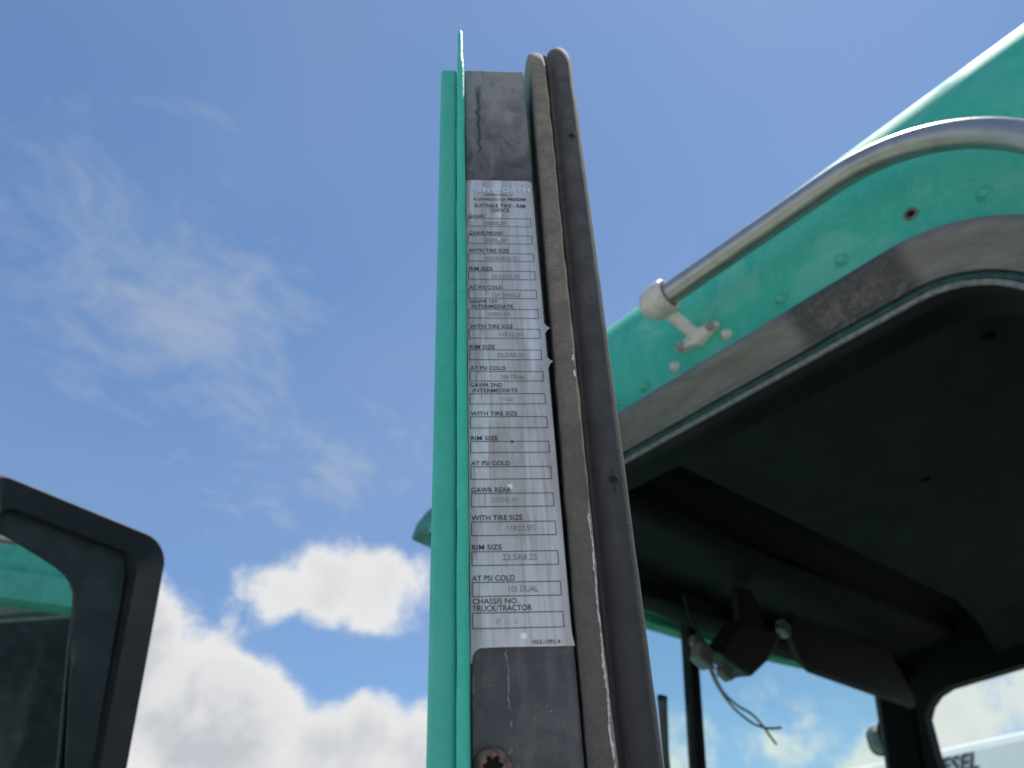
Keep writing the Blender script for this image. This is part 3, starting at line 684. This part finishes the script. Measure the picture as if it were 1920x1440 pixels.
for s, x0, x1, z0, z1, k in TXT:
    if s.startswith('.S'): s = '\u2022'+s[1:]
    nm, mt, off = KIND[k]; b = MB()
    emit(b, s, x0/1e3, x1/1e3, z0/1e3, z1/1e3, off, .12 if k == 'b' else 0)
    b.build(nm, mt, DOOR, weld=False)
for z1, z0 in BOX:
    z0 /= 1e3; z1 /= 1e3; x0, x1 = -.0119, .0287-.0000; w = .00031
    b = MB()
    for (a, c, d, e) in ((x0, x1, z1-w, z1), (x0, x1, z0, z0+w), (x0, x0+w, z0+w, z1-w), (x1-w, x1, z0+w, z1-w)):
        b.add([(a, PY, d), (c, PY, d), (c, PY, e), (a, PY, e)], [(0, 1, 2, 3)])
    b.build('entry_box', M_INK, DOOR, weld=False)

# rusty six-lobe screw below the plate
b = MB(); cx_, cz_ = -.0045, .0600
def ring(r, y, star=0): return [(cx_+(r*(1+star*math.cos(R(6*a))))*math.cos(R(a)), y, cz_+(r*(1+star*math.cos(R(6*a))))*math.sin(R(a))) for a in range(0, 361, 6)]
b.grid([ring(.0078, -.9045), ring(.0079, -.9056), ring(.0074, -.9070), ring(.0062, -.9083), ring(.0046, -.9089), ring(.0036, -.9090, .20), ring(.0035, -.9086, .20), ring(.0033, -.9056, .20)])
dpart(b, 'rusty_screw', M_RUST)
b = MB(); b.add(ring(.00335, -.9058, .20)[:-1], [tuple(range(60))]); dpart(b, 'screw_recess_shade', M_RUB)  # black floor, shade of the recess painted on

# ------------------------------------------------------------------ driver mirror
MIR_LOC = (-.614, .046, .357)
def mring(pts, y): return [(x, y, z) for x, z in pts]
def moutline(l, rb, rt, t, bt, cr, n=7):
    """left x, right x at bottom / top, top, bottom, corner radius"""
    def rx(z): return rt+(rb-rt)*(t-z)/(t-bt)
    pts = arc(rx(t)-cr, t-cr, cr, 8, 90, n)+arc(l+cr*.7, t-cr*.7, cr*.7, 90, 180, n)+arc(l+cr, bt+cr, cr, 180, 270, n)+arc(rb-cr, bt+cr, cr, 270, 360, n)
    return pts
b = MB()
rings = [(moutline(-.060, .150, .125, .095, -.34, .05), .110), (moutline(-.090, .182, .158, .125, -.375, .055), .075), (moutline(-.098, .188, .164, .132, -.385, .040), .02), (moutline(-.096, .186, .162, .130, -.383, .038), .006), (moutline(-.093, .182, .158, .126, -.379, .036), .001), (moutline(-.066, .152, .124, .096, -.350, .028), .006), (moutline(-.063, .149, .121, .093, -.347, .035), .045)]
rr = [mring(o, y) for o, y in rings]
for i_ in range(len(rr)-1): b.grid([rr[i_]+[rr[i_][0]], rr[i_+1]+[rr[i_+1][0]]]); b.add(rr[0], [tuple(range(len(rr[0])))])
MIR = b.build('side_mirror', M_MIRH, TRUCK, weld=False); MIR.location = (MIR_LOC[0], MIR_LOC[1], CH+MIR_LOC[2]); MIR.rotation_euler = (0, 0, R(17)); MIR['label'] = 'black framed driver side mirror'
o_out = moutline(-.068, .154, .116, .102, -.352, .032); o_in = [(.066, .010), (.0635, .024), (.058, .034), (.050, .0425), (.039, .0495), (.022, .055), (-.009, .062), (-.048, .070), (-.054, .066), (-.056, .055), (-.050, -.32), (-.045, -.33), (.14, -.33), (.146, -.325), (.147, -.31), (.110, -.164), (.074, -.027)]
b = MB()
def dense(pts, y, n=96):
    c_ = (.03, -.12); out_ = []
    for k in range(n):
        a_ = 2*math.pi*k/n; d_ = (math.cos(a_), math.sin(a_)); best = None
        for i_ in range(len(pts)):
            p0, p1 = pts[i_], pts[(i_+1) % len(pts)]; ex, ey = p1[0]-p0[0], p1[1]-p0[1]; den = d_[0]*ey-d_[1]*ex
            if abs(den) < 1e-12: continue
            t_ = ((p0[0]-c_[0])*ey-(p0[1]-c_[1])*ex)/den; w_ = ((p0[0]-c_[0])*d_[1]-(p0[1]-c_[1])*d_[0])/den
            if t_ > 0 and -1e-6 <= w_ <= 1+1e-6: best = t_ if best is None else max(best, t_)
        out_.append((c_[0]+d_[0]*best, y, c_[1]+d_[1]*best))
    return out_+out_[:1]
b.grid([dense(o_out, .018), dense(o_in, .021)], smooth=False); b.grid([dense(o_in, .021), dense(o_in, .026)], smooth=False); b.build('mirror_bezel', M_MIRB, MIR)
b = MB(); b.add(mring(o_in, .022), [tuple(range(len(o_in)))]); MG = b.build('mirror_glass', M_MIRROR, MIR); MG.rotation_euler = (R(2.0), 0, 0); MG.location = (0, .004, 0)
b = MB(); b.tube([(.03, .06, -.36), (.03, .06, -.50), (.08, .12, -.56), (.30, .22, -.56), (.50, .20, -.56)], .013, 12); b.build('mirror_arm', M_MIRH, MIR)

# ------------------------------------------------------------------ rest of the truck, below the view
def wheel(x, y, w, par_name='wheel'):
    b = MB(); b.lathe([(.28, -w/2), (.40, -w/2), (.49, -w/2+.03), (.515, -w/4), (.515, w/4), (.49, w/2-.03), (.40, w/2), (.28, w/2)], (0, 0, 0), (1, 0, 0), 40)
    o = b.build('wheel', M_TYRE, TRUCK, (x, y, .515))
    b = MB(); b.lathe([(.281, -w/2+.01), (.26, -w/2+.03), (.22, 0), (.12, .02), (.10, w/2-.02), (.0001, w/2-.02)], (0, 0, 0), (1 if x > .9 else -1, 0, 0), 32); b.build('rim', M_HANDLE, o)
for x in (.0, WID): wheel(x, 1.25, .30)
for x in (.0, WID): wheel(x, -3.2, .40)
b = MB()
for x in (.45, 1.23): b.box((x, -4.0, .75), (x+.08, 2.2, 1.0))
b.box((.2, 1.2, .47), (1.56, 1.3, .56)); b.box((.1, -3.25, .47), (1.66, -3.15, .56)); b.box((.5, 1.22, .56), (.58, 1.28, .75)); b.box((1.2, 1.22, .56), (1.28, 1.28, .75)); b.box((.5, -3.24, .56), (.58, -3.18, .75)); b.box((1.2, -3.24, .56), (1.28, -3.18, .75))
b.build('chassis_frame', M_CHASSIS, TRUCK)
b = MB(); b.box((.48, -1.38, 1.0), (1.28, .02, 1.2)); b.build('cab_mount', M_CHASSIS, TRUCK)
b = MB(); b.grid([[(.15, .262, 1.0), (.15, .262, 1.72), (.32, .262, 1.84), (1.44, .262, 1.84), (1.61, .262, 1.72), (1.61, .262, 1.0)], [(.15, 1.2, 1.0), (.15, 1.2, 1.68), (.32, 1.2, 1.80), (1.44, 1.2, 1.80), (1.61, 1.2, 1.68), (1.61, 1.2, 1.0)], [(.22, 2.0, .9), (.22, 2.0, 1.50), (.36, 2.0, 1.62), (1.40, 2.0, 1.62), (1.54, 2.0, 1.50), (1.54, 2.0, .9)], [(.3, 2.12, .8), (.3, 2.12, 1.3), (.4, 2.12, 1.4), (1.36, 2.12, 1.4), (1.46, 2.12, 1.3), (1.46, 2.12, .8)]], smooth=False); b.build('bonnet', M_TEALD, TRUCK)
b = MB(); b.box((-.1, 2.1, .45), (WID+.1, 2.25, .8)); b.build('bumper', M_HANDLE, TRUCK, bevel=.03)

# ------------------------------------------------------------------ module hanging from the header by its wires
def tl(r, u, z):
    a = R(43); return V((-.09+r*math.cos(a)-u*math.sin(a), 1.24+r*math.sin(a)+u*math.cos(a), CH+z))
HU = empty('hanging_module', tl(.80, -.03, .45), R(43)); tag(HU, 'dark electronic module dangling on loose wires below the windscreen header', 'module')
o0 = V((.80, -.03, .45))
def hl(r, u, z): return V((r, u, z))-o0
b = MB(); b.prism([hl(r_, -.045, z_) for r_, z_ in ((.741, .574), (.905, .576), (.815, .498), (.735, .452), (.700, .462), (.632, .486))], (0, 1, .15), .05); b.build('case', M_UNIT, HU, bevel=.006)
b = MB(); b.prism([hl(r_, -.03, z_) for r_, z_ in ((.76, .560), (.80, .577), (.86, .578), (.86, .64), (.84, .672), (.78, .672), (.77, .62))], (0, 1, .1), .02); b.build('mounting_bracket', M_RUB, HU, bevel=.004)
for r, u, z, s_ in ((.588, -.03, .475, .021), (.650, -.035, .452, .016), (.96, -.02, .605, .017), (.587, -.02, .505, .012)):
    b = MB(); b.box((-s_, -s_*.7, -s_), (s_, s_*.7, s_), Matrix.Translation(hl(r, u, z)) @ Matrix.Rotation(R(25), 4, 'Y')); b.build('connector', M_PALE, HU, bevel=.005)
def wire(pts, r=.0026, mt=None):
    out_ = []; P = [hl(*p) for p in pts]
    for i in range(len(P)-1):
        p0, p1, p2, p3 = P[max(i-1, 0)], P[i], P[i+1], P[min(i+2, len(P)-1)]
        for k in range(6):
            t = k/6; out_.append(.5*((2*p1)+(p2-p0)*t+(2*p0-5*p1+4*p2-p3)*t*t+(3*p1-p0-3*p2+p3)*t**3))
    out_.append(P[-1]); b = MB(); b.tube(out_, r, 8); b.build('wire', mt or M_WIRE, HU)
wire([(.60, -.03, .47), (.607, -.03, .445), (.625, -.03, .415), (.66, -.03, .385), (.70, -.03, .367), (.735, -.03, .358), (.78, -.03, .357), (.828, -.03, .364)])
wire([(.605, -.034, .47), (.612, -.034, .44), (.632, -.034, .408), (.672, -.034, .388), (.715, -.034, .378), (.745, -.034, .362), (.768, -.034, .342), (.786, -.034, .326)])
wire([(.60, -.03, .475), (.625, -.03, .456), (.655, -.03, .440), (.68, -.03, .443), (.70, -.03, .455)], .0024)
wire([(.56, -.03, .60), (.58, -.025, .55), (.62, -.02, .51), (.66, -.02, .50)], .003, M_RUB)
wire([(.93, -.02, .61), (.96, -.02, .605), (1.0, -.02, .635), (1.02, -.02, .66)], .003, M_RUB)

# ------------------------------------------------------------------ white van on the far side
VAN = empty('white_van', tl(4.2, .8, -CH), R(36.1)); tag(VAN, 'white high sided van lettered DIESEL, seen through the cab windows', 'van')
SL = .55
def vx_(z): return max(0.0, z-2.40)*SL
b = MB(); pr = [(.0, .55), (.0, 2.40), (vx_(2.83), 2.83), (.27, 2.875), (.34, 2.890), (1.8, 2.890), (2.12, 2.40), (2.12, .55)]
b.prism([(x, -2.6, z) for x, z in pr], (0, 1, 0), 4.9); b.build('van_body', M_WHITE, VAN, bevel=.015)
vs, fs = text_polys('DIESEL', .035, .18)
b = MB(); b.add([(vx_(2.730+p[1]*.132)-.004, .455-(p[0])*.118, 2.730+p[1]*.132) for p in vs], fs); b.build('diesel_lettering', M_SIGN, VAN)
wo = rrect(-1.35, -.205, 2.10, 2.745, .085, 8); wi = rrect(-1.315, -.240, 2.135, 2.710, .06, 8)
b = MB(); b.grid([[(vx_(z)-.002, y, z) for y, z in wo+[wo[0]]], [(vx_(z)-.022, y, z) for y, z in wo+[wo[0]]], [(vx_(z)-.022, y, z) for y, z in wi+[wi[0]]], [(vx_(z)-.004, y, z) for y, z in wi+[wi[0]]]]); b.build('window_frame', M_RUB, VAN)
M_VG = flat('dark_van_glass', (.02, .025, .025), .08, var=.1)
b = MB(); b.add([(vx_(z)-.006, y, z) for y, z in wi], [tuple(range(len(wi)))]); b.build('window_glass', M_VG, VAN)
for y in (-1.8, 1.5):
    for x in (.12, 2.0):
        b = MB(); b.lathe([(.2, -.11), (.34, -.11), (.40, -.07), (.40, .07), (.34, .11), (.2, .11), (.18, .03), (.0001, .03)], (0, 0, 0), (1, 0, 0), 28); b.build('wheel', M_TYRE, VAN, (x, y, .40))
b = MB(); b.box((.1, -2.2, .38), (2.0, 2.0, .549)); b.build('van_chassis', M_CHASSIS, VAN)
